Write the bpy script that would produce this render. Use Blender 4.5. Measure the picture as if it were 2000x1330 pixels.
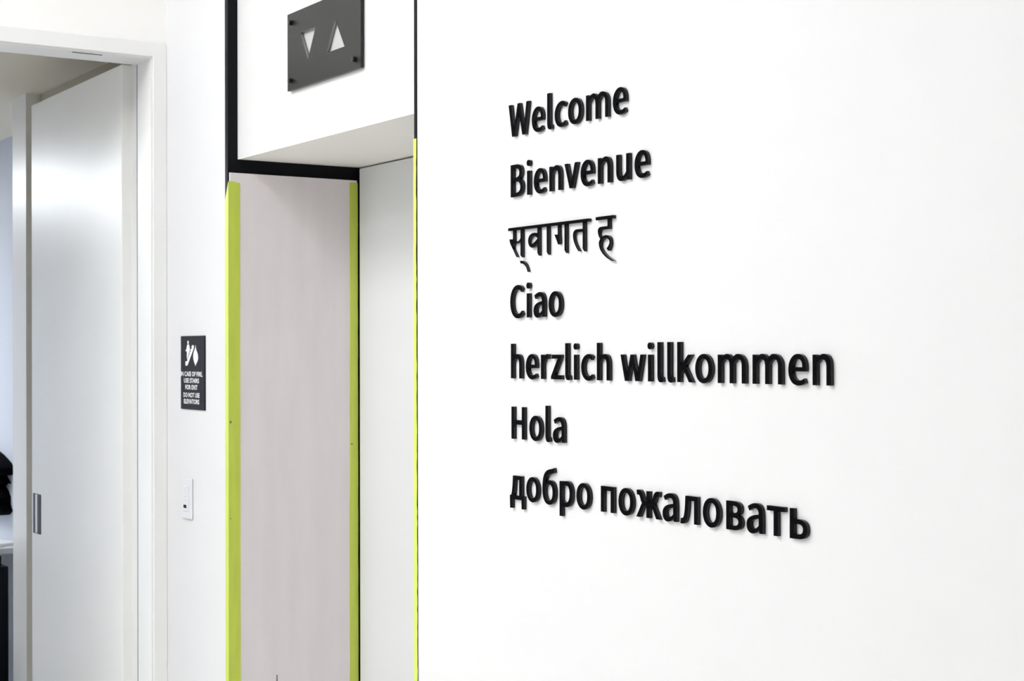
import bpy, bmesh, math, random
from mathutils import Vector, Matrix
from mathutils.geometry import tessellate_polygon

for o in list(bpy.data.objects):
    bpy.data.objects.remove(o, do_unlink=True)
SC = bpy.context.scene
COL = SC.collection

# ------------------------------------------------------------------ camera
# world: X runs along the lettered wall (towards the viewer), Y into that wall,
# Z up from the floor.  Eye height 1.60 m.
EYE = 1.60
YAW, ROLL, FPX = 0.57005, -0.00153, 3124.5
cam_d = bpy.data.cameras.new('camera')
cam = bpy.data.objects.new('camera', cam_d)
COL.objects.link(cam)
fwd = Vector((-math.cos(YAW), math.sin(YAW), 0))
r0 = Vector((math.sin(YAW), math.cos(YAW), 0))
u0 = Vector((0, 0, 1))
rv = r0 * math.cos(ROLL) + u0 * math.sin(ROLL)
uv = u0 * math.cos(ROLL) - r0 * math.sin(ROLL)
m = Matrix((rv, uv, -fwd)).transposed().to_4x4()
m.translation = (0, 0, EYE)
cam.matrix_world = m
cam_d.sensor_fit = 'HORIZONTAL'
cam_d.sensor_width = 36.0
cam_d.lens = FPX / 2000 * 36.0
cam_d.shift_y = 24.9 / 2000
cam_d.clip_start = 0.05
cam_d.dof.use_dof = True
cam_d.dof.focus_distance = 2.95
cam_d.dof.aperture_fstop = 14.0
SC.camera = cam

# ------------------------------------------------------------------ world, exposure
w = bpy.data.worlds.new('world')
w.use_nodes = True
w.node_tree.nodes['Background'].inputs[0].default_value = (1, 1, 1, 1)
w.node_tree.nodes['Background'].inputs[1].default_value = 0.0
SC.world = w
SC.view_settings.view_transform = 'Standard'
SC.view_settings.look = 'None'
SC.view_settings.gamma = 1.0
SC.view_settings.use_curve_mapping = False
SC.view_settings.exposure = 0.0
LOBBY_LAMP = 13.0         # emission of the lobby ceiling panels
OFFICE_LAMP = 12.3        # emission of the ceiling panels in the room beyond


# ------------------------------------------------------------------ helpers
def mat(name, col, rough=0.6, spec=0.5, noise=0.0, nscale=20.0, bump=0.0, bscale=200.0,
        stretch=(1, 1, 1), metallic=0.0, col2=None):
    mt = bpy.data.materials.new(name)
    mt.use_nodes = True
    nt = mt.node_tree
    b = nt.nodes['Principled BSDF']
    b.inputs['Base Color'].default_value = (*col, 1)
    b.inputs['Roughness'].default_value = rough
    b.inputs['Specular IOR Level'].default_value = spec
    b.inputs['Metallic'].default_value = metallic
    tc = nt.nodes.new('ShaderNodeTexCoord')
    mp = nt.nodes.new('ShaderNodeMapping')
    mp.inputs['Scale'].default_value = stretch
    nt.links.new(tc.outputs['Object'], mp.inputs['Vector'])
    if noise:
        n = nt.nodes.new('ShaderNodeTexNoise')
        n.inputs['Scale'].default_value = nscale
        n.inputs['Detail'].default_value = 5
        r = nt.nodes.new('ShaderNodeValToRGB')
        c2 = col2 or tuple(max(0, c * (1 - noise)) for c in col)
        c1 = tuple(min(1, c * (1 + noise * 0.6)) for c in col) if col2 is None else col
        r.color_ramp.elements[0].position = 0.3
        r.color_ramp.elements[1].position = 0.7
        r.color_ramp.elements[0].color = (*c2, 1)
        r.color_ramp.elements[1].color = (*c1, 1)
        nt.links.new(mp.outputs[0], n.inputs['Vector'])
        nt.links.new(n.outputs['Fac'], r.inputs[0])
        nt.links.new(r.outputs[0], b.inputs['Base Color'])
    if bump:
        n2 = nt.nodes.new('ShaderNodeTexNoise')
        n2.inputs['Scale'].default_value = bscale
        n2.inputs['Detail'].default_value = 3
        bp = nt.nodes.new('ShaderNodeBump')
        bp.inputs['Strength'].default_value = bump
        bp.inputs['Distance'].default_value = 0.002
        nt.links.new(tc.outputs['Object'], n2.inputs['Vector'])
        nt.links.new(n2.outputs['Fac'], bp.inputs['Height'])
        nt.links.new(bp.outputs[0], b.inputs['Normal'])
    return mt


def emit(name, col, strength):
    mt = bpy.data.materials.new(name)
    mt.use_nodes = True
    nt = mt.node_tree
    b = nt.nodes['Principled BSDF']
    b.inputs['Base Color'].default_value = (0.9, 0.9, 0.9, 1)
    b.inputs['Emission Color'].default_value = (*col, 1)
    b.inputs['Emission Strength'].default_value = strength
    return mt


M = dict(
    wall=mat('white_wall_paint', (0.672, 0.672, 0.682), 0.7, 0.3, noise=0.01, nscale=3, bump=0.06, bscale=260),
    wall_far=mat('bright_wall_paint', (0.90, 0.90, 0.90), 0.7, 0.3, noise=0.01, nscale=3),  # unseen lobby walls, coloured brighter than the lettered wall to bounce light
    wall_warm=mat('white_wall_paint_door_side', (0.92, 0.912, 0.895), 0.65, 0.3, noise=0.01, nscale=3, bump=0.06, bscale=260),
    header=mat('white_laminate', (0.655, 0.655, 0.655), 0.5, 0.4, bump=0.03, bscale=300),
    soffit=mat('soffit_panel', (0.93, 0.91, 0.87), 0.5, 0.4, noise=0.01, nscale=4),  # coloured paler than the header front to stand in for bounce light
    trim=mat('white_trim_enamel', (0.81, 0.81, 0.805), 0.35, 0.5, noise=0.01, nscale=6),
    leaf=mat('door_enamel', (0.86, 0.86, 0.84), 0.31, 0.5, noise=0.015, nscale=4, bump=0.02, bscale=420),
    lift=mat('lift_door_laminate', (0.66, 0.67, 0.675), 0.45, 0.4, noise=0.01, nscale=3),
    steel=mat('black_steel', (0.006, 0.0065, 0.008), 0.42, 0.09, bump=0.03, bscale=500),
    shaft=mat('dark_shaft', (0.01, 0.01, 0.01), 0.9, 0.1),
    board=mat('protective_board', (0.81, 0.755, 0.77), 0.75, 0.2, noise=0.035, nscale=7, stretch=(1, 3.0, 0.5), bump=0.05, bscale=600,
              ),
    tape=mat('lime_tape', (0.58, 0.685, 0.085), 0.38, 0.7, noise=0.06, nscale=9, stretch=(6, 6, 1), bump=0.08, bscale=300),
    black=mat('black_acrylic', (0.003, 0.003, 0.004), 0.36, 0.012, bump=0.02, bscale=900),
    edge=mat('black_acrylic_polished_edge', (0.006, 0.006, 0.008), 0.22, 0.36),
    sign=mat('charcoal_acrylic', (0.016, 0.016, 0.0145), 0.30, 0.30, bump=0.03, bscale=900),
    sign_blue=mat('black_sign_plate', (0.006, 0.007, 0.010), 0.42, 0.10, bump=0.03, bscale=700),
    print_white=mat('white_print', (0.85, 0.85, 0.85), 0.6, 0.2),
    screw=mat('black_screw', (0.012, 0.012, 0.012), 0.3, 0.6),
    plastic=mat('white_plastic', (0.66, 0.66, 0.69), 0.35, 0.5),
    dark=mat('dark_plastic', (0.004, 0.004, 0.005), 0.5, 0.1),
    metal=mat('brushed_nickel', (0.72, 0.72, 0.73), 0.38, 0.5, metallic=1.0, noise=0.1, nscale=40, stretch=(1, 1, 0.05)),
    metal_dark=mat('pull_recess', (0.022, 0.024, 0.028), 0.4, 0.3, noise=0.1, nscale=60),
    floor=mat('beige_floor', (0.87, 0.85, 0.80), 0.55, 0.4, noise=0.05, nscale=6),
    floor2=mat('office_carpet', (0.34, 0.33, 0.32), 0.9, 0.1, noise=0.1, nscale=60),
    lens=mat('arrow_lens', (0.47, 0.47, 0.465), 0.5, 0.4),
    cut=mat('acrylic_cut_edge', (0.22, 0.22, 0.24), 0.25, 0.5),
    ceil=mat('ceiling_paint', (0.88, 0.88, 0.87), 0.85, 0.2, bump=0.05, bscale=180),
    ceil2=mat('office_ceiling_paint', (0.90, 0.84, 0.72), 0.85, 0.2, bump=0.05, bscale=180),
    office=mat('office_wall_paint', (0.62, 0.65, 0.72), 0.7, 0.3, noise=0.01, nscale=3),
    pier=mat('office_pier_enamel', (0.85, 0.84, 0.81), 0.31, 0.5, noise=0.01, nscale=3, bump=0.02, bscale=420),
    strip=mat('pale_tan_strip', (0.60, 0.57, 0.48), 0.7, 0.2),
    tan=mat('tan_office_paint', (0.52, 0.475, 0.37), 0.8, 0.2, noise=0.01, nscale=3),  # brown tone stands in for shade on the wall behind the open leaf
    cloth=mat('black_cloth', (0.002, 0.002, 0.003), 0.9, 0.03, bump=0.2, bscale=250),
    cabinet=mat('dark_cabinet', (0.004, 0.006, 0.010), 0.55, 0.12),
    desk=mat('white_desk', (0.72, 0.73, 0.74), 0.4, 0.4),
    paper=mat('paper', (0.80, 0.80, 0.80), 0.8, 0.2),
    lamp=emit('lobby_diffuser', (0.975, 0.985, 1.0), LOBBY_LAMP),
    lamp2=emit('office_diffuser', (0.90, 0.95, 1.0), OFFICE_LAMP),
)


def link(name, me, parent=None, material=None, loc=None):
    o = bpy.data.objects.new(name, me)
    COL.objects.link(o)
    if material is not None:
        me.materials.append(material)
    if parent is not None:
        o.parent = parent
    if loc is not None:
        o.location = loc
    return o


def from_bm(name, bm, material, parent=None, loc=None, smooth=False):
    bmesh.ops.recalc_face_normals(bm, faces=bm.faces[:])
    me = bpy.data.meshes.new(name)
    bm.to_mesh(me)
    bm.free()
    if smooth:
        for p in me.polygons:
            p.use_smooth = True
        me.set_sharp_from_angle(angle=math.radians(35))
    return link(name, me, parent, material, loc)


def add_box(bm, x0, x1, y0, y1, z0, z1, bev=0.0, seg=2):
    r = bmesh.ops.create_cube(bm, size=1.0)
    vs = r['verts']
    bmesh.ops.scale(bm, verts=vs, vec=(x1 - x0, y1 - y0, z1 - z0))
    bmesh.ops.translate(bm, verts=vs, vec=((x0 + x1) / 2, (y0 + y1) / 2, (z0 + z1) / 2))
    if bev:
        es = list({e for v in vs for e in v.link_edges})
        bmesh.ops.bevel(bm, geom=es, offset=bev, segments=seg, affect='EDGES', profile=0.5)


def box(name, x0, x1, y0, y1, z0, z1, material, parent=None, bev=0.0, org=None):
    bm = bmesh.new()
    ox, oy, oz = org or (0, 0, 0)
    add_box(bm, x0 - ox, x1 - ox, y0 - oy, y1 - oy, z0 - oz, z1 - oz, bev)
    return from_bm(name, bm, material, parent, None if parent is not None else org)


def empty(name, loc):
    o = bpy.data.objects.new(name, None)
    o.empty_display_size = 0.05
    COL.objects.link(o)
    o.location = loc
    return o


def tag(o, label, cat, group=None):
    o['label'] = label
    o['category'] = cat
    if group:
        o['group'] = group
    return o


def struct(o, label=None):
    o['kind'] = 'structure'
    if label:
        o['label'] = label
    return o


# --------------------------------------------------------------- outlines -> solid plates
def parse(path, n=9):
    """'M x y L x y C x1 y1 x2 y2 x y Z' -> list of closed loops of (x, y)."""
    tk = path.replace(',', ' ').split()
    loops, cur, i = [], [], 0
    cmd = None
    while i < len(tk):
        if tk[i] in 'MLCZ':
            cmd = tk[i]
            i += 1
            if cmd == 'Z':
                loops.append(cur)
                cur = []
            continue
        if cmd in 'ML':
            cur.append((float(tk[i]), float(tk[i + 1])))
            i += 2
            if cmd == 'M':
                cmd = 'L'
        else:
            a = cur[-1]
            b, c, d = [(float(tk[i + 2 * k]), float(tk[i + 2 * k + 1])) for k in range(3)]
            i += 6
            for s in range(1, n + 1):
                t = s / n
                q = 1 - t
                cur.append(tuple(q**3 * a[j] + 3 * q * q * t * b[j] + 3 * q * t * t * c[j] + t**3 * d[j] for j in (0, 1)))
    out = []
    for L in loops:
        R = []
        for p in L:
            if not R or (abs(p[0] - R[-1][0]) + abs(p[1] - R[-1][1])) > 1e-6:
                R.append(p)
        if len(R) > 1 and abs(R[0][0] - R[-1][0]) + abs(R[0][1] - R[-1][1]) < 1e-6:
            R.pop()
        out.append(R)
    return out


def plate_data(groups, scale, t):
    """groups: list of [outer, hole, ...] loops in font units; plate in the XZ plane, from Y=0 to Y=-t."""
    V, F = [], []
    for loops in groups:
        base = len(V)
        flat = [p for L in loops for p in L]
        N = len(flat)
        V += [(p[0] * scale, -t, p[1] * scale) for p in flat]
        V += [(p[0] * scale, 0.0, p[1] * scale) for p in flat]
        tris = tessellate_polygon([[Vector((p[0], p[1], 0)) for p in L] for L in loops])
        for a, b, c in tris:
            F.append((base + a, base + b, base + c))
            F.append((base + N + c, base + N + b, base + N + a))
        k = 0
        for L in loops:
            for j in range(len(L)):
                a, b = base + k + j, base + k + (j + 1) % len(L)
                F.append((a, b, b + N, a + N))
            k += len(L)
    return V, F


def plate(name, groups, scale, t, material, parent=None, loc=None, side=None):
    V, F = plate_data(groups, scale, t)
    me = bpy.data.meshes.new(name)
    me.from_pydata(V, [], F)
    bm = bmesh.new()
    bm.from_mesh(me)
    bmesh.ops.recalc_face_normals(bm, faces=bm.faces[:])
    bm.to_mesh(me)
    bm.free()
    for p in me.polygons:
        p.use_smooth = True
    me.set_sharp_from_angle(angle=math.radians(35))
    o = link(name, me, parent, material, loc)
    if side is not None:                        # polished cut edge
        me.materials.append(side)
        for p in me.polygons:
            if abs(p.normal.y) < 0.5:
                p.material_index = 1
    return o


def Zr(z):
    return EYE + z


# ================================================================== the setting
D = 1.64278                    # plane of the lettered wall
XD = -4.4000                   # plane of the wall with the open door
XJ = -3.9433                   # inner face of the far lift jamb
XR = -2.9412                   # inner face of the near lift jamb
YH = 1.6691                    # face of the white header above the lift
YB = 2.0221                    # face of the lift doors
ZS = Zr(0.5125)                # underside of the header
CEIL = 3.80
OCEIL = Zr(1.0)
YJ, YR, YL = 1.5976, 1.6096, 1.5785
XE, XSTOP = -4.5952, -4.512
ZHEAD = Zr(0.8432)
YO = YJ - 0.925                # other side of the door opening

struct(box('floor', -4.6, 3.2, -4.2, 2.05, -0.1, 0.0, M['floor']))
struct(box('ceiling', -4.6, 3.2, -4.2, 2.05, CEIL, CEIL + 0.1, M['ceil']))
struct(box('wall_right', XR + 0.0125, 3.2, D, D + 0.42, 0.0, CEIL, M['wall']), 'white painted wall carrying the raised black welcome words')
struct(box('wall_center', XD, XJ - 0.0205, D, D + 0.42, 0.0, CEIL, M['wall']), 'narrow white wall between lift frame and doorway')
struct(box('wall_front', -4.6, 3.2, -4.2, -4.1, 0.0, CEIL, M['wall_far']))
struct(box('wall_near', 3.1, 3.2, -4.1, D, 0.0, CEIL, M['wall_far']))

bm = bmesh.new()
add_box(bm, XD - 0.2, XD, YJ + 0.0142, D + 0.42, 0.0, CEIL)
add_box(bm, XD - 0.2, XD, YO - 0.012, YJ + 0.0142, ZHEAD + 0.025, CEIL)
add_box(bm, XD - 0.2, XD, -4.1, YO - 0.012, 0.0, CEIL)
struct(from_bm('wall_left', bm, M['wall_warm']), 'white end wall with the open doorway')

# header above the lift, lift doors, black sheet for the dark door gaps
struct(box('wall_header', XJ, XR, YH, YB + 0.03, ZS + 0.0015, CEIL, M['header']), 'white header panel above the lift opening')
struct(box('ceiling_niche', XJ, XR, YH, YB + 0.03, ZS, ZS + 0.0015, M['soffit']), 'pale panel under the header above the lift')
XC = (XJ + XR) / 2
d2 = struct(box('door_2', XJ + 0.012, XC - 0.002, YB, YB + 0.03, 0.004, ZS - 0.004, M['lift'], bev=0.002), 'closed pale lift door panel beside taped board')
d3 = struct(box('door_3', XC + 0.002, XR - 0.004, YB, YB + 0.03, 0.004, ZS - 0.004, M['lift'], bev=0.002), 'closed pale lift door panel behind the near jamb')
struct(box('wall_shaft', XJ - 0.02, XR + 0.012, YB + 0.035, YB + 0.06, 0.0, CEIL, M['shaft']))  # black sheet put in as the darkness of the door gaps

# black steel portal of the lift
bm = bmesh.new()
add_box(bm, XJ - 0.0203, XJ, D - 0.0015, YB + 0.034, 0.0, CEIL, 0.0012, 1)
add_box(bm, XR, XR + 0.0123, D - 0.0015, YB + 0.034, 0.0, CEIL, 0.0012, 1)
struct(from_bm('trim_1', bm, M['steel']), 'black steel jambs framing the lift opening')

# door jamb with stop, and casing around the doorway
bm = bmesh.new()
add_box(bm, XSTOP, XD, YJ, YJ + 0.0115, 0, ZHEAD + 0.012)
add_box(bm, XD - 0.2, XSTOP, YR, YR + 0.0022, 0, ZHEAD + 0.024)
add_box(bm, XSTOP - 0.012, XD, YO, YJ, ZHEAD, ZHEAD + 0.024)
add_box(bm, XD - 0.2, XSTOP - 0.012, YO - 0.012, YR, ZHEAD + 0.014, ZHEAD + 0.024)
add_box(bm, XSTOP, XD, YO - 0.0115, YO, 0, ZHEAD + 0.012)
add_box(bm, XD - 0.2, XSTOP, YO - 0.0117, YO - 0.009, 0, ZHEAD + 0.024)
jamb = struct(from_bm('trim_2', bm, M['trim']), 'white door jamb with stop inside the doorway')
box('latch_slot', -4.4255, -4.4190, 1.378, 1.463, ZHEAD - 0.0012, ZHEAD + 0.004, M['metal_dark'], jamb)
sl = mat('door_seal_grey', (0.20, 0.24, 0.31), 0.6, 0.3)
box('door_seal', XSTOP - 0.006, XSTOP, YJ - 0.0004, YJ + 0.006, 0.0, ZHEAD - 0.0005, sl, jamb)  # strip coloured grey to draw the shaded gap line behind the stop
CW = 0.0465
bm = bmesh.new()
add_box(bm, XD, XD + 0.007, YJ + 0.004, D, 0, ZHEAD + CW, 0.002)
add_box(bm, XD, XD + 0.007, YO - CW, YO - 0.004, 0, ZHEAD + CW, 0.002)
add_box(bm, XD, XD + 0.0065, YO - 0.006, YJ + 0.006, ZHEAD + 0.004, ZHEAD + CW, 0.002)
struct(from_bm('trim_3', bm, M['trim']), 'narrow white casing around the doorway')

# open door leaf, swung square into the room beyond
leaf = struct(box('door_1', -5.523, XE, YL, YL + 0.044, 0.008, Zr(0.8545), M['leaf'], bev=0.0025, org=(XE, YL, 0.0)),
              'pale glossy door leaf standing open into next room')
hx0, hx1, hz0, hz1 = -5.5005, -5.4175, Zr(-0.611), Zr(-0.476)
pl = box('flush_pull', hx0, hx1, YL - 0.003, YL + 0.001, hz0, hz1, M['metal_dark'], leaf, bev=0.001, org=(XE, YL, 0.0))
pl['label'] = 'dark recessed pull with a nickel ridge'
wd = hx1 - hx0
box('pull_ridge', hx0 + wd * 0.38, hx0 + wd * 0.62, YL - 0.0045, YL - 0.002, hz0 + 0.002, hz1 - 0.002, M['metal'], pl, bev=0.0015, org=(XE, YL, 0.0))
for k, hz in enumerate((0.25, 1.22, 2.2)):
    bm = bmesh.new()
    bmesh.ops.create_cone(bm, cap_ends=True, segments=16, radius1=0.007, radius2=0.007, depth=0.1)
    bmesh.ops.translate(bm, verts=bm.verts[:], vec=(0.0, 0.05, hz))
    from_bm('hinge', bm, M['metal'], leaf, smooth=True)

# room beyond the doorway
struct(box('floor_2', -11.2, -4.6, -2.0, 2.4, -0.1, 0.0, M['floor2']))
struct(box('ceiling_2', -11.2, -4.6, -2.0, 2.4, OCEIL, OCEIL + 0.1, M['ceil2']))
struct(box('wall_office_side', -6.172, -4.6, 1.797, 1.96, 0, OCEIL, M['tan']))
struct(box('wall_office_pier', -6.357, -6.172, 1.743, 2.03, 0, OCEIL, M['pier']), 'end of a partition beyond the open door leaf')
struct(box('wall_office_back', -11.2, -6.172, 2.03, 2.13, 0, OCEIL, M['office']))
struct(box('wall_office_end', -11.2, -11.1, -2.0, 2.03, 0, OCEIL, M['office']))
struct(box('wall_office_front', -11.1, -4.6, -2.0, -1.9, 0, OCEIL, M['office']))
struct(box('trim_4', -6.052, -5.66, 1.791, 1.797, OCEIL - 0.004, OCEIL, M['strip']), 'thin pale strip along the ceiling beyond the door')


# ------------------------------------------------------------------ ceiling lights
def ceiling_light(x, y, z, lx, ly, lm, label, group):
    t = empty('ceiling_light', (x, y, z))
    tag(t, label, 'ceiling light', group)
    bm = bmesh.new()
    for a in ((-lx / 2 - .02, -lx / 2, -ly / 2 - .02, ly / 2 + .02), (lx / 2, lx / 2 + .02, -ly / 2 - .02, ly / 2 + .02),
              (-lx / 2, lx / 2, -ly / 2 - .02, -ly / 2), (-lx / 2, lx / 2, ly / 2, ly / 2 + .02)):
        add_box(bm, *a, -0.03, 0.0)
    from_bm('frame', bm, M['trim'], t)
    bm = bmesh.new()
    add_box(bm, -lx / 2, lx / 2, -ly / 2, ly / 2, -0.022, -0.012)
    from_bm('diffuser', bm, lm, t)
    return t


LANE = ('beside the lettered wall', 'far from the lettered wall')
SPOT = ('nearest the doorway', 'in front of the lift', 'above the near end')
for j, y in enumerate((-0.5, -2.4)):  # unseen panels; the second row is added to light the lift niche
    for i, x in enumerate((-3.95, -3.1, -2.25)):
        ceiling_light(x, y, CEIL, 0.6, 1.2, M['lamp'],
                      'lobby ceiling light %s, in the row %s' % (SPOT[i], LANE[j]), 'lobby ceiling lights')
ceiling_light(-9.2, 0.35, OCEIL, 1.9, 1.5, M['lamp2'], 'large white ceiling light panel deep in the room beyond the doorway', 'ceiling lights beyond the door')
ceiling_light(-7.7, -0.9, OCEIL, 1.2, 0.6, M['lamp2'], 'smaller white ceiling light panel just beyond the doorway', 'ceiling lights beyond the door')  # extra lamp, placed so the ceiling near the door stays dim

# ================================================================== raised lettering
U = 60.86e-3 / 660          # metres per font unit (cap height 660)
LT = 0.0060                 # letter thickness
L = {}
L['W'] = 'M 0 660 L 104 660 L 192 118 L 197 118 L 338 660 L 432 660 L 571 118 L 576 118 L 666 660 L 768 660 L 638 0 L 514 0 L 387 476 L 383 476 L 254 0 L 130 0 Z'
L['e'] = ('M 236 -12 C 104 -12 0 82 0 243 C 0 402 108 500 222 500 C 352 500 416 404 416 276 C 416 252 413 230 410 216 L 100 216 C 110 120 172 70 252 70 '
          'C 298 70 334 84 370 106 L 406 40 C 360 8 302 -12 236 -12 Z M 99 286 C 109 370 160 418 224 418 C 294 418 328 370 328 286 Z')
L['l'] = 'M 0 712 L 103 712 L 103 128 C 103 92 118 82 132 82 C 139 82 144 82 152 84 L 166 6 C 150 -4 128 -12 100 -12 C 28 -12 0 36 0 118 Z'
L['c'] = ('M 246 -12 C 106 -12 0 84 0 243 C 0 402 118 500 256 500 C 312 500 354 478 388 449 L 338 381 C 314 402 290 415 262 415 C 170 415 105 346 105 243 '
          'C 105 140 168 73 258 73 C 294 73 328 88 355 111 L 397 43 C 354 4 300 -12 246 -12 Z')
L['o'] = ('M 232 -12 C 112 -12 0 82 0 243 C 0 406 112 500 232 500 C 352 500 464 406 464 243 C 464 82 352 -12 232 -12 Z '
          'M 232 73 C 312 73 359 140 359 243 C 359 347 312 415 232 415 C 152 415 105 347 105 243 C 105 140 152 73 232 73 Z')
L['n'] = 'M 0 0 L 0 488 L 86 488 L 94 424 L 97 424 C 139 465 186 500 248 500 C 366 500 416 420 416 294 L 416 0 L 312 0 L 312 280 C 312 376 284 410 226 410 C 180 410 148 386 104 338 L 104 0 Z'
L['h'] = 'M 0 0 L 0 712 L 104 712 L 104 530 L 100 434 C 139 470 186 500 248 500 C 366 500 416 420 416 294 L 416 0 L 312 0 L 312 280 C 312 376 284 410 226 410 C 180 410 148 386 104 338 L 104 0 Z'
L['m'] = ('M 0 0 L 0 488 L 86 488 L 94 422 L 97 422 C 136 464 180 500 238 500 C 306 500 344 468 366 412 C 412 463 456 500 515 500 C 632 500 726 424 726 294 '
          'L 726 0 L 622 0 L 622 280 C 622 376 594 410 538 410 C 502 410 460 384 415 334 L 415 0 L 311 0 L 311 280 C 311 376 283 410 228 410 C 192 410 150 384 104 334 L 104 0 Z')
L['B'] = ('M 0 0 L 0 660 L 208 660 C 345 660 432 618 432 502 C 432 436 397 378 338 358 L 338 354 C 412 339 465 288 465 196 C 465 62 366 0 225 0 Z '
          'M 104 391 L 194 391 C 286 391 328 425 328 484 C 328 550 284 580 197 580 L 104 580 Z M 104 80 L 210 80 C 308 80 362 115 362 192 C 362 264 309 313 210 313 L 104 313 Z')
L['v'] = 'M 0 490 L 106 490 L 225 96 L 229 96 L 348 490 L 453 490 L 286 0 L 170 0 Z'
L['u'] = 'M 416 488 L 416 0 L 332 0 L 324 70 L 321 70 C 279 20 235 -12 170 -12 C 52 -12 0 68 0 194 L 0 488 L 104 488 L 104 208 C 104 112 130 78 186 78 C 230 78 262 98 312 158 L 312 488 Z'
L['C'] = ('M 290 -12 C 126 -12 0 113 0 329 C 0 543 130 672 295 672 C 374 672 432 636 474 592 L 418 525 C 386 558 348 582 298 582 C 184 582 107 488 107 332 '
          'C 107 174 180 78 294 78 C 352 78 394 104 431 144 L 487 80 C 436 22 372 -12 290 -12 Z')
L['a'] = ('M 146 -12 C 58 -12 0 46 0 132 C 0 240 92 294 303 316 C 303 370 282 415 214 415 C 164 415 116 392 70 364 L 30 436 C 86 470 156 500 233 500 C 348 500 407 428 407 300 '
          'L 407 0 L 321 0 L 313 54 L 310 54 C 262 16 208 -12 146 -12 Z M 179 70 C 222 70 258 90 303 130 L 303 248 C 152 230 102 192 102 140 C 102 92 134 70 179 70 Z')
L['r'] = 'M 0 0 L 0 488 L 86 488 L 94 400 L 97 400 C 130 464 180 500 232 500 C 254 500 269 497 283 490 L 265 402 C 250 406 238 408 220 408 C 182 408 136 380 104 304 L 104 0 Z'
L['z'] = 'M 0 0 L 0 57 L 228 406 L 24 406 L 24 488 L 366 488 L 366 432 L 138 82 L 383 82 L 383 0 Z'
L['w'] = 'M 0 490 L 104 490 L 198 104 L 202 104 L 306 490 L 406 490 L 512 104 L 516 104 L 608 490 L 711 490 L 586 0 L 454 0 L 357 372 L 353 372 L 264 0 L 134 0 Z'
L['k'] = 'M 0 0 L 0 712 L 102 712 L 102 298 L 106 298 L 302 488 L 416 488 L 240 290 L 441 0 L 328 0 L 180 220 L 102 134 L 102 0 Z'
L['H'] = 'M 0 0 L 0 660 L 104 660 L 104 388 L 390 388 L 390 660 L 494 660 L 494 0 L 390 0 L 390 296 L 104 296 L 104 0 Z'
L['de'] = 'M 8 -182 L 0 84 L 46 84 C 84 142 108 270 116 488 L 456 488 L 456 84 L 539 84 L 531 -182 L 443 -182 L 440 0 L 99 0 L 96 -182 Z M 156 84 L 353 84 L 353 406 L 208 406 C 204 270 190 160 156 84 Z'
L['be'] = ('M 412 728 L 434 634 C 330 600 126 610 106 400 C 150 452 206 478 262 478 C 382 478 464 392 464 238 C 464 82 366 -12 238 -12 C 92 -12 0 96 0 290 C 0 580 90 664 260 694 C 322 704 372 710 412 728 Z '
           'M 238 72 C 314 72 360 132 360 234 C 360 336 316 394 242 394 C 192 394 142 366 104 312 C 100 150 150 72 238 72 Z')
L['er'] = ('M 0 -199 L 0 488 L 86 488 L 93 444 L 97 444 C 130 476 182 500 236 500 C 372 500 449 410 449 254 C 449 84 346 -12 230 -12 C 188 -12 142 8 101 42 L 104 -40 L 104 -199 Z '
           'M 212 74 C 286 74 344 134 344 252 C 344 356 304 414 224 414 C 184 414 146 396 104 354 L 104 118 C 142 86 180 74 212 74 Z')
L['pe'] = 'M 0 0 L 0 488 L 416 488 L 416 0 L 312 0 L 312 406 L 104 406 L 104 0 Z'
zr = [(402, 488), (402, 298), (420, 298)]
L['zhe'] = ('M 302 488 L 402 488 L 402 300 C 450 300 470 314 492 376 C 518 454 562 500 632 500 C 656 500 676 497 694 490 L 680 402 C 668 405 658 407 648 407 C 616 407 598 388 580 338 C 570 306 558 280 534 266 '
            'L 704 0 L 592 0 L 474 196 C 456 214 432 220 402 220 L 402 0 L 302 0 L 302 220 C 272 220 248 214 230 196 L 112 0 L 0 0 L 170 266 C 146 280 134 306 124 338 C 106 388 88 407 56 407 C 46 407 36 405 24 402 '
            'L 10 490 C 28 497 48 500 72 500 C 142 500 186 454 212 376 C 234 314 254 300 302 300 Z')
L['el'] = 'M 64 -12 C 34 -12 14 -8 0 -3 L 18 88 C 26 85 34 84 44 84 C 96 84 128 150 142 488 L 486 488 L 486 0 L 382 0 L 382 406 L 236 406 C 222 90 160 -12 64 -12 Z'
L['ve'] = ('M 0 0 L 0 490 L 188 490 C 318 490 395 452 395 366 C 395 312 358 274 302 262 L 302 258 C 376 246 417 204 417 142 C 417 44 330 0 204 0 Z '
           'M 102 288 L 178 288 C 258 288 292 310 292 351 C 292 395 256 414 178 414 L 102 414 Z M 102 74 L 188 74 C 274 74 314 99 314 147 C 314 193 274 212 188 212 L 102 212 Z')
L['te'] = 'M 166 0 L 166 406 L 0 406 L 0 488 L 436 488 L 436 406 L 270 406 L 270 0 Z'
L['soft'] = 'M 0 0 L 0 488 L 104 488 L 104 320 L 204 320 C 334 320 414 268 414 162 C 414 52 332 0 204 0 Z M 104 76 L 188 76 C 270 76 308 104 308 160 C 308 216 270 242 188 242 L 104 242 Z'
L['istem'] = 'M 0 0 L 0 488 L 104 488 L 104 0 Z'
L['idot'] = 'M 52 582 C 14 582 -12 608 -12 645 C -12 682 14 708 52 708 C 90 708 116 682 116 645 C 116 608 90 582 52 582 Z'

BASE = [Zr(0.41004 - 0.11440 * i) for i in range(7)]
mesh_cache = {}


def glyph_mesh(key):
    if key not in mesh_cache:
        o = plate('wall_letter', [parse(L[key])], U, LT, M['black'], side=M['edge'])
        mesh_cache[key] = o.data
        bpy.data.objects.remove(o)
    return mesh_cache[key]


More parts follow.
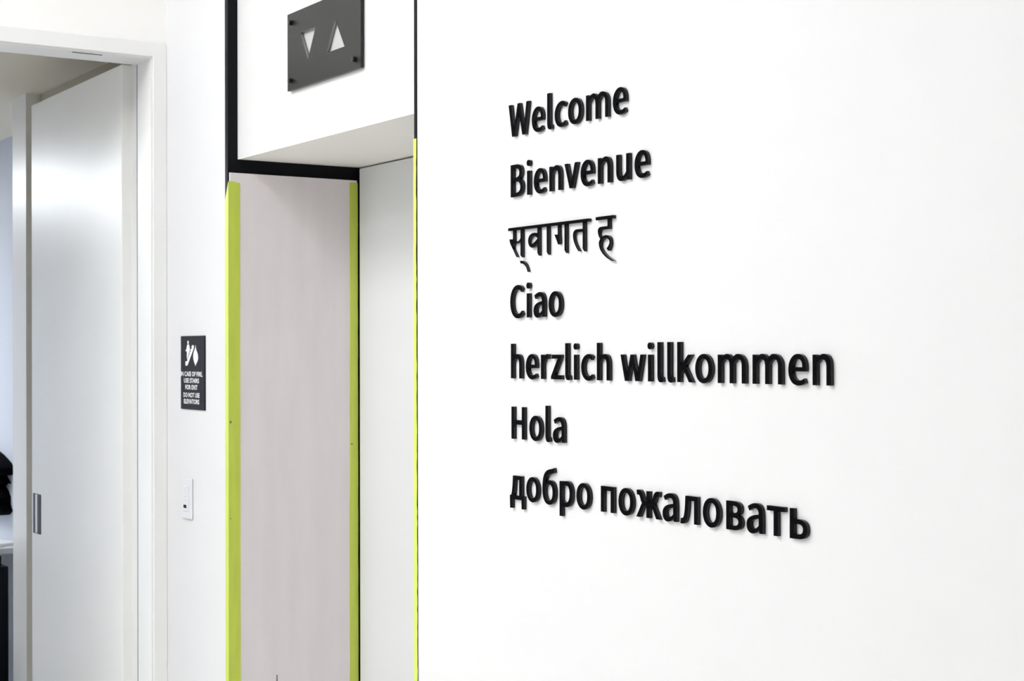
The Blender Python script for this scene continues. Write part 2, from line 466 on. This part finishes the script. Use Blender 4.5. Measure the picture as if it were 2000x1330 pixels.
def put_letter(key, x, z, label, group):
    if key == 'i':
        o = empty('wall_letter', (x, D, z))
        for nm, k in (('stem', 'istem'), ('dot', 'idot')):
            c = bpy.data.objects.new(nm, glyph_mesh(k))
            COL.objects.link(c)
            c.parent = o
    else:
        o = bpy.data.objects.new('wall_letter', glyph_mesh(key))
        COL.objects.link(o)
        o.location = (x, D, z)
    return tag(o, label, 'letter', group)


WORDS = [
    ('Welcome', 0, [('W', -2.5642, 'capital W starting'), ('e', -2.4844, 'letter e right after the W of'), ('l', -2.4329, 'tall letter l in'),
                    ('c', -2.4087, 'letter c in'), ('o', -2.3658, 'letter o in'), ('m', -2.3101, 'letter m in'), ('e', -2.2300, 'last letter e ending')]),
    ('Bienvenue', 1, [('B', -2.5574, 'capital B starting'), ('i', -2.5008, 'dotted letter i in'), ('e', -2.4779, 'first letter e, after the i, in'), ('n', -2.4263, 'first letter n, before the v, in'),
                      ('v', -2.3772, 'letter v in'), ('e', -2.3270, 'middle letter e, after the v, in'), ('n', -2.2748, 'second letter n, before the u, in'), ('u', -2.2207, 'letter u in'),
                      ('e', -2.1686, 'last letter e ending')]),
    ('Ciao', 3, [('C', -2.5596, 'capital C starting'), ('i', -2.5025, 'dotted letter i in'), ('a', -2.4794, 'letter a in'), ('o', -2.4294, 'letter o ending')]),
    ('herzlich', 4, [('h', -2.5575, 'letter h starting'), ('e', -2.5060, 'letter e in'), ('r', -2.4549, 'letter r in'), ('z', -2.4218, 'letter z in'), ('l', -2.3760, 'tall letter l in'),
                     ('i', -2.3487, 'dotted letter i in'), ('c', -2.3262, 'letter c in'), ('h', -2.2784, 'last letter h ending')]),
    ('willkommen', 4, [('w', -2.2090, 'letter w starting'), ('i', -2.1320, 'dotted letter i in'), ('l', -2.1064, 'first tall letter l, after the i, in'), ('l', -2.0801, 'second tall letter l, before the k, in'),
                       ('k', -2.0538, 'letter k in'), ('o', -2.0077, 'letter o in'), ('m', -1.9517, 'first letter m, after the o, in'), ('m', -1.8692, 'second letter m, before the e, in'),
                       ('e', -1.7891, 'letter e in'), ('n', -1.7371, 'letter n ending')]),
    ('Hola', 5, [('H', -2.5559, 'capital H starting'), ('o', -2.4944, 'letter o in'), ('l', -2.4403, 'tall letter l in'), ('a', -2.4161, 'letter a ending')]),
    ('dobro', 6, [('de', -2.5619, 'Cyrillic letter de starting'), ('o', -2.5049, 'Cyrillic letter o right after the de in'), ('be', -2.4505, 'Cyrillic letter be in'), ('er', -2.3947, 'Cyrillic letter er in'), ('o', -2.3414, 'last Cyrillic letter o ending')]),
    ('pozhalovat', 6, [('pe', -2.2670, 'Cyrillic letter pe starting'), ('o', -2.2155, 'first Cyrillic letter o, before the zhe, in'), ('zhe', -2.1648, 'Cyrillic letter zhe in'), ('a', -2.0930, 'first Cyrillic letter a, after the zhe, in'), ('el', -2.0464, 'Cyrillic letter el in'),
                        ('o', -1.9891, 'second Cyrillic letter o, after the el, in'), ('ve', -1.9318, 'Cyrillic letter ve in'), ('a', -1.8836, 'second Cyrillic letter a, before the te, in'), ('te', -1.8372, 'Cyrillic letter te in'), ('soft', -1.7864, 'Cyrillic soft sign ending')]),
]
for word, row, items in WORDS:
    for key, x, desc in items:
        put_letter(key, x, BASE[row], 'raised black %s the word %s' % (desc, word), 'letters of the word ' + word)

# the Hindi line: letters joined by their headline are one piece
HX = -2.5642


def multi(paths):
    return [parse(p) for p in paths]


hin = empty('wall_lettering', (HX, D, BASE[2]))
tag(hin, 'raised black Hindi letters joined by a headline, between Bienvenue and Ciao', 'lettering', 'pieces of the Hindi line')
plate('joined_letters', multi([
    'M -25 552 L -25 612 L 2848 612 L 2848 552 Z',
    'M 158 565 L 204 565 L 204 360 L 178 330 L 150 370 C 160 400 160 430 158 470 Z',
    'M 26 366 C 28 380 44 388 70 382 C 100 374 130 370 160 372 L 206 360 L 206 318 C 200 280 180 240 156 205 L 138 188 C 104 226 60 280 40 318 Z',
    'M 112 222 L 156 208 L 318 0 L 290 0 Z',
    'M 188 340 C 250 326 300 320 340 322 C 380 326 420 350 446 392 L 446 330 C 420 300 370 282 320 280 C 270 278 230 284 188 296 Z',
    'M 441 565 L 510 565 L 510 -14 L 498 -14 L 441 34 Z',
    'M 1072 440 C 1020 456 960 462 912 458 C 800 450 724 390 724 308 C 724 220 800 160 888 160 C 960 164 1016 196 1072 246 Z M 768 288 C 778 350 850 402 920 398 C 980 394 1030 374 1066 346 L 1066 332 C 1000 292 900 238 836 230 C 792 226 762 248 768 288 Z',
    'M 1063 565 L 1131 565 L 1131 -13 L 1119 -13 L 1063 44 Z',
    'M 1398 565 L 1465 565 L 1465 -12 L 1456 -12 L 1400 46 Z',
    'M 1788 565 L 1843 565 L 1843 370 C 1856 300 1862 240 1846 176 L 1802 172 L 1671 378 C 1700 372 1750 371 1788 371 Z',
    'M 2021 565 L 2090 565 L 2090 -11 L 2080 -11 L 2024 46 Z',
    'M 2640 565 L 2704 565 L 2704 -12 L 2690 -12 L 2638 48 Z',
    'M 2650 426 L 2450 430 C 2370 430 2312 390 2312 320 C 2312 210 2400 90 2499 0 L 2530 0 C 2440 100 2352 210 2352 296 C 2352 350 2400 374 2460 374 L 2650 370 Z',
]), U, LT, M['black'], hin, side=M['edge'])
plate('stroke_mark', multi(['M 425 -79 C 530 -74 660 -110 726 -320 L 702 -320 C 655 -195 575 -134 444 -136 Z']), U, LT, M['black'], hin, side=M['edge'])
h2 = plate('wall_lettering', multi([
    'M 3068 556 L 3068 618 L 3638 618 L 3638 556 Z',
    'M 3448 570 L 3510 570 L 3510 368 L 3300 366 C 3230 366 3186 346 3182 306 C 3180 276 3206 236 3250 200 L 3214 196 C 3160 250 3134 300 3139 357 C 3144 402 3190 424 3240 424 L 3448 424 Z',
    'M 3206 176 C 3250 236 3320 260 3395 258 C 3490 256 3556 204 3556 124 C 3556 52 3524 0 3482 -42 L 3470 -42 L 3421 4 C 3478 50 3514 90 3510 130 C 3504 172 3444 206 3380 202 C 3310 198 3240 164 3220 90 Z',
    'M 3226 204 C 3184 170 3166 140 3170 100 C 3182 -44 3400 -186 3600 -240 L 3642 -238 C 3450 -166 3262 -50 3226 60 C 3212 104 3222 150 3262 206 Z',
]), U, LT, M['black'], None, (HX, D, BASE[2]), side=M['edge'])
for v in h2.data.vertices:
    v.co.x -= 3068 * U
h2.location.x += 3068 * U
tag(h2, 'raised black single Hindi letter with a curling tail, above Ciao', 'lettering', 'pieces of the Hindi line')

# ================================================================== lift arrow plate
AX0, AX1, AZ0, AZ1 = -3.6090, -3.2180, Zr(0.6445), Zr(0.8326)
gap, pt = 0.003, 0.007
arrow = empty('direction_plate', (AX0, YH, AZ0))
tag(arrow, 'dark acrylic plate with two arrow cut-outs on header above the lift', 'sign')


def P2(pts):
    return [((x - AX0) * 1000, (z - AZ0) * 1000) for x, z in pts]


outer = P2([(AX0, AZ0), (AX1, AZ0), (AX1, AZ1), (AX0, AZ1)])
dn = P2([(-3.5365, Zr(.7763)), (-3.4505, Zr(.7763)), (-3.4938, Zr(.7052))])
up = P2([(-3.3945, Zr(.7050)), (-3.2985, Zr(.7050)), (-3.3475, Zr(.7765))])
ap = plate('plate', [[outer, dn, up]], 0.001, pt, M['sign'], arrow)
ap.location = (0, -gap, 0)
ap.data.materials.append(M['cut'])
for p in ap.data.polygons:                      # walls of the two cut-outs
    c3 = p.center
    if abs(p.normal.y) < 0.5 and 0.03 < c3.x < (AX1 - AX0) - 0.03 and 0.02 < c3.z < (AZ1 - AZ0) - 0.02:
        p.material_index = 1
bm = bmesh.new()
add_box(bm, 0.045, AX1 - AX0 - 0.045, -0.001, 0.0, 0.035, AZ1 - AZ0 - 0.03)
from_bm('lens', bm, M['lens'], arrow)
for sx, sz in ((-3.5830, .8089), (-3.5850, .6670), (-3.2430, .6664), (-3.2420, .8089)):
    bm = bmesh.new()
    bmesh.ops.create_cone(bm, cap_ends=True, segments=20, radius1=0.0062, radius2=0.0062, depth=0.012)
    bmesh.ops.rotate(bm, verts=bm.verts[:], matrix=Matrix.Rotation(math.pi / 2, 3, 'X'))
    es = [e for e in bm.edges if len(e.link_faces) == 2 and abs(e.calc_face_angle(0)) > 1]
    bmesh.ops.bevel(bm, geom=es, offset=0.001, segments=2, affect='EDGES')
    bmesh.ops.translate(bm, verts=bm.verts[:], vec=(sx - AX0, -gap - pt - 0.0035, Zr(sz) - AZ0))
    from_bm('cap_screw', bm, M['screw'], arrow, smooth=True)
    bm = bmesh.new()
    bmesh.ops.create_cone(bm, cap_ends=True, segments=16, radius1=0.004, radius2=0.004, depth=gap + 0.001)
    bmesh.ops.rotate(bm, verts=bm.verts[:], matrix=Matrix.Rotation(math.pi / 2, 3, 'X'))
    bmesh.ops.translate(bm, verts=bm.verts[:], vec=(sx - AX0, -gap / 2, Zr(sz) - AZ0))
    from_bm('standoff', bm, M['screw'], arrow, smooth=True)

# ================================================================== fire notice
FX0, FX1, FZ0, FZ1 = -4.2790, -4.1015, Zr(-0.1542), Zr(0.0494)
fire = empty('fire_notice', (FX0, D, FZ1))
tag(fire, 'black fire notice with white stair pictogram on narrow white wall', 'sign')
bm = bmesh.new()
add_box(bm, 0, FX1 - FX0, -0.0035, 0.0, FZ0 - FZ1, 0, 0.0008, 1)
from_bm('plate', bm, M['sign_blue'], fire)
SY = -0.0035


def mm(name, paths, parent, t=0.0005):
    o = plate(name, multi(paths), 0.001, t, M['print_white'], parent)
    o.location = (0, SY, 0)
    return o


mm('pictogram_person', ['M 56.5 -13.2 C 59.5 -13.2 61.4 -15.2 61.4 -17.8 C 61.4 -20.6 59.5 -22.6 56.5 -22.6 C 53.5 -22.6 51.6 -20.6 51.6 -17.8 C 51.6 -15.2 53.5 -13.2 56.5 -13.2 Z',
                        'M 52 -23.5 L 62 -23.5 C 66 -27 70 -34 70.5 -40 L 66 -43 L 62 -47 L 60 -52 L 56 -53 L 54.5 -61 L 48 -61.5 L 48 -44 L 47 -40 L 42 -43.5 L 38 -41.5 L 45.5 -35 C 47 -31 49 -26 52 -23.5 Z'], fire)
mm('pictogram_stairs', ['M 37 -70.7 L 37 -82.3 L 51 -82.3 L 99 -34.5 L 99 -28 C 98 -26 95 -25.5 91 -26 C 86 -26 83.5 -27 83.5 -29 L 83.5 -36 L 75.5 -36.5 L 75.5 -44 L 67.5 -45 L 67.5 -52.5 L 59.5 -53.5 L 59.5 -61 L 51.5 -62 L 51.5 -69.5 L 44 -70.7 Z'], fire)
mm('pictogram_flame', ['M 113 -26 C 113 -34 117 -40 123 -45 C 130 -51 132.5 -58 129 -66 C 125 -73 116 -76 110.5 -83 C 107.5 -75 98.5 -71 96 -62 C 94 -53 97 -47 102 -42 C 108 -37 111 -32 113 -26 Z'], fire)


def text_mesh(name, body, cap, width, cx, base, parent, y):
    cu = bpy.data.curves.new(name, 'FONT')
    cu.body = body
    cu.size = 1.0
    cu.extrude = 0.0
    cu.offset = 0.022
    cu.resolution_u = 3
    o = bpy.data.objects.new(name, cu)
    COL.objects.link(o)
    dg = bpy.context.evaluated_depsgraph_get()
    me = bpy.data.meshes.new_from_object(o.evaluated_get(dg))
    bpy.data.objects.remove(o)
    bpy.data.curves.remove(cu)
    ref = [v.co for v in me.vertices]
    x0, x1 = min(v.x for v in ref), max(v.x for v in ref)
    sx = width / (x1 - x0)
    sz = cap / 0.76
    for v in me.vertices:
        v.co = ((v.co.x - (x0 + x1) / 2) * sx + cx, y, v.co.y * sz + base)
    me.materials.clear()
    r = link(name, me, parent, M['print_white'])
    return r


ROWS = [('IN CASE OF FIRE,', 193, 503, 697), ('USE STAIRS', 238, 455, 793), ('FOR EXIT', 258, 433, 889), ('DO NOT USE', 230, 463, 1000), ('ELEVATORS', 237, 458, 1093)]
kx = 0.1775 / 345
kz = 0.2036 / 1056
for body, a, b, yb in ROWS:
    text_mesh('lettering', body, 0.0132, (b - a) * kx, ((a + b) / 2 - 188) * kx, -(yb - 120 - 0.02 * (a - 188)) * kz, fire, SY - 0.0004)

# ================================================================== wall control
SX0, SX1, SZ0, SZ1 = -4.2710, -4.1945, Zr(-0.4592), Zr(-0.3452)
sw = empty('wall_control', (SX0, D, SZ0))
tag(sw, 'small white slide control with a black button below the fire notice', 'switch')
sw_w, sw_h = SX1 - SX0, SZ1 - SZ0
bm = bmesh.new()
add_box(bm, 0, sw_w, -0.006, 0, 0, sw_h, 0.003, 3)
from_bm('cover_plate', bm, M['plastic'], sw)
bm = bmesh.new()
add_box(bm, 0.019, sw_w - 0.019, -0.0082, -0.005, 0.022, sw_h - 0.022, 0.001, 2)
rk = from_bm('slide_panel', bm, M['plastic'], sw)
for k in range(4):
    bm = bmesh.new()
    add_box(bm, 0.026, 0.044, -0.0092, -0.0080, 0.052 + k * 0.0105, 0.056 + k * 0.0105, 0.0006, 1)
    from_bm('indicator', bm, M['plastic'], rk)
bm = bmesh.new()
add_box(bm, 0.026, 0.046, -0.0095, -0.0080, 0.0305, 0.0395, 0.0006, 1)
from_bm('button', bm, M['dark'], rk)

# ================================================================== board and tape on the far lift jamb
rng = random.Random(4)
BT = 0.005
board = box('protective_board', XJ, XJ + BT, 1.6448, 2.0185, 0.0, Zr(0.4760), M['board'], org=(XJ, 1.6448, 0.0), bev=0.0006)
tag(board, 'pinkish grey protective board taped over the black lift jamb', 'board')
bm = bmesh.new()
add_box(bm, 0.0046, 0.0053, 0.1308, 0.1338, Zr(-0.8962), Zr(-0.8583))
sc = from_bm('scuff_mark', bm, mat('scuff_brown', (0.16, 0.10, 0.06), 0.8, 0.2), board)


def strip(name, rows, mapf, t_dir, t, material, loc, parent=None):
    """rows: (z, a, b): a ribbon between a and b at each height, thickened by t along t_dir."""
    V, F = [], []
    for z, a, b in rows:
        for q in (a, b):
            p = Vector(mapf(q, z)) - Vector(loc)
            V.append(p)
            V.append(p + Vector(t_dir) * t)
    for i in range(len(rows) - 1):
        k = 4 * i
        A, A2, B, B2 = k, k + 1, k + 2, k + 3
        C, C2, Dd, D2 = k + 4, k + 5, k + 6, k + 7
        F += [(A2, B2, D2, C2), (A, C, Dd, B), (A, A2, C2, C), (B, Dd, D2, B2)]
    F += [(0, 2, 3, 1), (len(V) - 4, len(V) - 3, len(V) - 1, len(V) - 2)]
    me = bpy.data.meshes.new(name)
    me.from_pydata(V, [], F)
    bm = bmesh.new()
    bm.from_mesh(me)
    bmesh.ops.recalc_face_normals(bm, faces=bm.faces[:])
    bm.to_mesh(me)
    bm.free()
    return link(name, me, parent, material, loc)


def rows_for(z0, z1, fa, fb, n=60, ja=0.0, jb=0.0):
    out = []
    for i in range(n + 1):
        z = z0 + (z1 - z0) * i / n
        out.append((z, fa(z) + rng.uniform(-ja, ja), fb(z) + rng.uniform(-jb, jb)))
    return out


TT = 0.0006
XT = XJ + BT
# far strip: on the board beside the front edge, wrapped round onto the jamb's front edge
tz = Zr(0.4530)
t1 = empty('tape_strip', (XT, D, 0.0))
tag(t1, 'lime green tape strip wrapped round the front edge of the board', 'tape', 'lime green tape strips')
strip('tape_side', rows_for(0.0, tz - 0.004, lambda z: D - 0.0023, lambda z: 1.6733, 60, 0, 0.0003) + [(tz, D - 0.0023, 1.6560)],
      lambda q, z: (XT, q, z), (1, 0, 0), TT, M['tape'], (0, 0, 0), None).parent = t1
for c in t1.children:
    c.location = (-XT, -D, 0)


def wrap_left(z):
    f = max(0.0, min(1.0, (z - Zr(0.400)) / 0.052))
    return (XJ - 0.0185) * (1 - f) + (XT - 0.001) * f


c = strip('tape_front', rows_for(0.0, tz - 0.002, wrap_left, lambda z: XT + TT, 120, 0.0012, 0),
          lambda q, z: (q, D - 0.0017, z), (0, -1, 0), TT, M['tape'], (0, 0, 0), None)
c.parent = t1
c.location = (-XT, -D, 0)

# strip along the back edge of the board
t2 = strip('tape_strip', rows_for(0.0, Zr(0.4695), lambda z: 1.9945 + 0.003 * max(0, z - 1.6) + 0.0008 * math.sin(z * 5), lambda z: 2.0205, 50, 0.0006, 0.0004),
           lambda q, z: (XT, q, z), (1, 0, 0), TT, M['tape'], (XT, 2.0, 0.0))
tag(t2, 'lime green tape strip along the board beside the lift door', 'tape', 'lime green tape strips')

# small tears in the two strips on the board
tear = mat('tape_tear', (0.30, 0.22, 0.13), 0.8, 0.1, noise=0.2, nscale=300)
for par, off, y, z, hy, hz in ((t1, (XT, D, 0), 1.6461, Zr(-0.1793), 0.0032, 0.0045), (t1, (XT, D, 0), 1.6457, Zr(-0.4336), 0.0030, 0.0012), (t2, (XT, 2.0, 0), 2.0011, Zr(-0.2485), 0.0045, 0.0022)):
    x0 = XT + TT
    pts = [(-hy, -0.3 * hz), (-0.4 * hy, -hz), (0.7 * hy, -0.6 * hz), (hy, 0.2 * hz), (0.1 * hy, 0.5 * hz), (-0.6 * hy, hz)]
    me = bpy.data.meshes.new('tear')
    n_ = len(pts)
    me.from_pydata([(x0 + e_ - off[0], y + p[0] - off[1], z + p[1]) for e_ in (-0.0004, 0.0003) for p in pts], [],
                   [tuple(range(n_)), tuple(range(n_, 2 * n_))] + [(k, (k + 1) % n_, n_ + (k + 1) % n_, n_ + k) for k in range(n_)])
    link('tear', me, par, tear)

# strip on the near jamb's front edge
def near_r(z):
    return XR + 0.0105 + 0.004 * max(0.0, min(1.0, (Zr(0.3) - z) / 1.4))


t3 = strip('tape_strip', rows_for(0.0, Zr(0.4503), lambda z: XR - 0.0010, near_r, 160, 0.0005, 0.0011),
           lambda q, z: (q, D - 0.0018, z), (0, -1, 0), TT, M['tape'], (XR, D, 0.0))
tag(t3, 'thin lime green tape strip on the jamb edge beside the lettered wall', 'tape', 'lime green tape strips')

# ================================================================== things in the room beyond
def soft_shape(name, pts, y0, depth, material, parent, org):
    """rounded soft body: outline (x, z) swelling from the wall plane y0 towards -Y."""
    cx = sum(p[0] for p in pts) / len(pts)
    cz = sum(p[1] for p in pts) / len(pts)
    prof = [(1.0, 0.0), (1.0, 0.25), (0.97, 0.55), (0.88, 0.8), (0.7, 0.95), (0.4, 1.0)]
    bm = bmesh.new()
    rings = []
    for s, d in prof:
        rings.append([bm.verts.new((cx + (p[0] - cx) * s - org[0], y0 - depth * d - org[1], cz + (p[1] - cz) * s - org[2])) for p in pts])
    n = len(pts)
    for a, b in zip(rings, rings[1:]):
        for i in range(n):
            bm.faces.new((a[i], a[(i + 1) % n], b[(i + 1) % n], b[i]))
    bm.faces.new(rings[-1])
    bm.faces.new(list(reversed(rings[0])))
    return from_bm(name, bm, material, parent, smooth=True)


bag_o = (-7.45, 2.03, Zr(-0.73))
bag = empty('hanging_bag', bag_o)
tag(bag, 'black cloth bag hanging on wall of the room beyond the doorway', 'bag')
q = lambda L_: [(x * 1.0253, Zr(z * 1.0253)) for x, z in L_]
soft_shape('flap', q([(-7.62, -.62), (-7.64, -.50), (-7.56, -.455), (-7.4365, -.4447), (-7.36, -.458), (-7.30, -.472), (-7.24, -.488), (-7.205, -.507), (-7.205, -.528), (-7.24, -.543),
                      (-7.32, -.546), (-7.33, -.60), (-7.42, -.64)]), 2.03, 0.085, M['cloth'], bag, bag_o)
soft_shape('bag_body', q([(-7.62, -.60), (-7.40, -.58), (-7.335, -.597), (-7.29, -.615), (-7.255, -.642), (-7.258, -.675), (-7.225, -.702), (-7.27, -.722), (-7.35, -.731),
                          (-7.42, -.726), (-7.52, -.735), (-7.62, -.72)]), 2.03, 0.09, M['cloth'], bag, bag_o)
soft_shape('strap_end', q([(-7.345, -.545), (-7.325, -.545), (-7.245, -.580), (-7.29, -.583), (-7.34, -.60)]), 2.03, 0.06, M['cloth'], bag, bag_o)

desk = empty('desk', (-7.95, 1.65, 0))
tag(desk, 'white desk against the wall of the room beyond the doorway', 'desk')
dz = Zr(-0.868)
bm = bmesh.new()
add_box(bm, -0.80, 0.70, -0.37, 0.378, dz - 0.028, dz, 0.003)
from_bm('tabletop', bm, M['desk'], desk)
for sx in (-0.76, 0.0):
    bm = bmesh.new()
    add_box(bm, sx - 0.02, sx + 0.02, -0.34, 0.34, 0.0, dz - 0.0281, 0.002)
    from_bm('leg_panel', bm, M['desk'], desk)
pp = bmesh.new()
add_box(pp, -0.16, 0.16, -0.11, 0.11, 0, 0.014, 0.001)
bmesh.ops.rotate(pp, verts=pp.verts[:], matrix=Matrix.Rotation(math.radians(28), 3, 'Z'))
po = from_bm('paper_stack', pp, M['paper'], None, (-7.44, 1.88, dz))
tag(po, 'low stack of white paper lying askew on the white desk', 'paper')
cab_o = (-6.98, 1.60, 0)
cab = empty('file_cabinet', cab_o)
tag(cab, 'dark low cabinet standing before the end of the white desk', 'cabinet')
bm = bmesh.new()
add_box(bm, -0.22, 0.23, -0.26, 0.232, 0.03, Zr(-0.885), 0.004)
from_bm('body', bm, M['cabinet'], cab)
bm = bmesh.new()
add_box(bm, -0.20, 0.21, -0.24, 0.208, Zr(-0.8852), Zr(-0.842), 0.003)
from_bm('top_tray', bm, M['dark'], cab)
bm = bmesh.new()
add_box(bm, -0.2, 0.2, -0.22, 0.2, 0.0, 0.031)
from_bm('plinth', bm, M['dark'], cab)
for k in range(2):
    bm = bmesh.new()
    add_box(bm, -0.205, 0.215, -0.268, -0.259, 0.045 + k * 0.30, 0.335 + k * 0.30, 0.002)
    dr = from_bm('drawer', bm, M['cabinet'], cab)
    bm = bmesh.new()
    add_box(bm, -0.05, 0.07, -0.285, -0.267, 0.27 + k * 0.30, 0.285 + k * 0.30, 0.002)
    from_bm('handle', bm, M['metal'], dr)
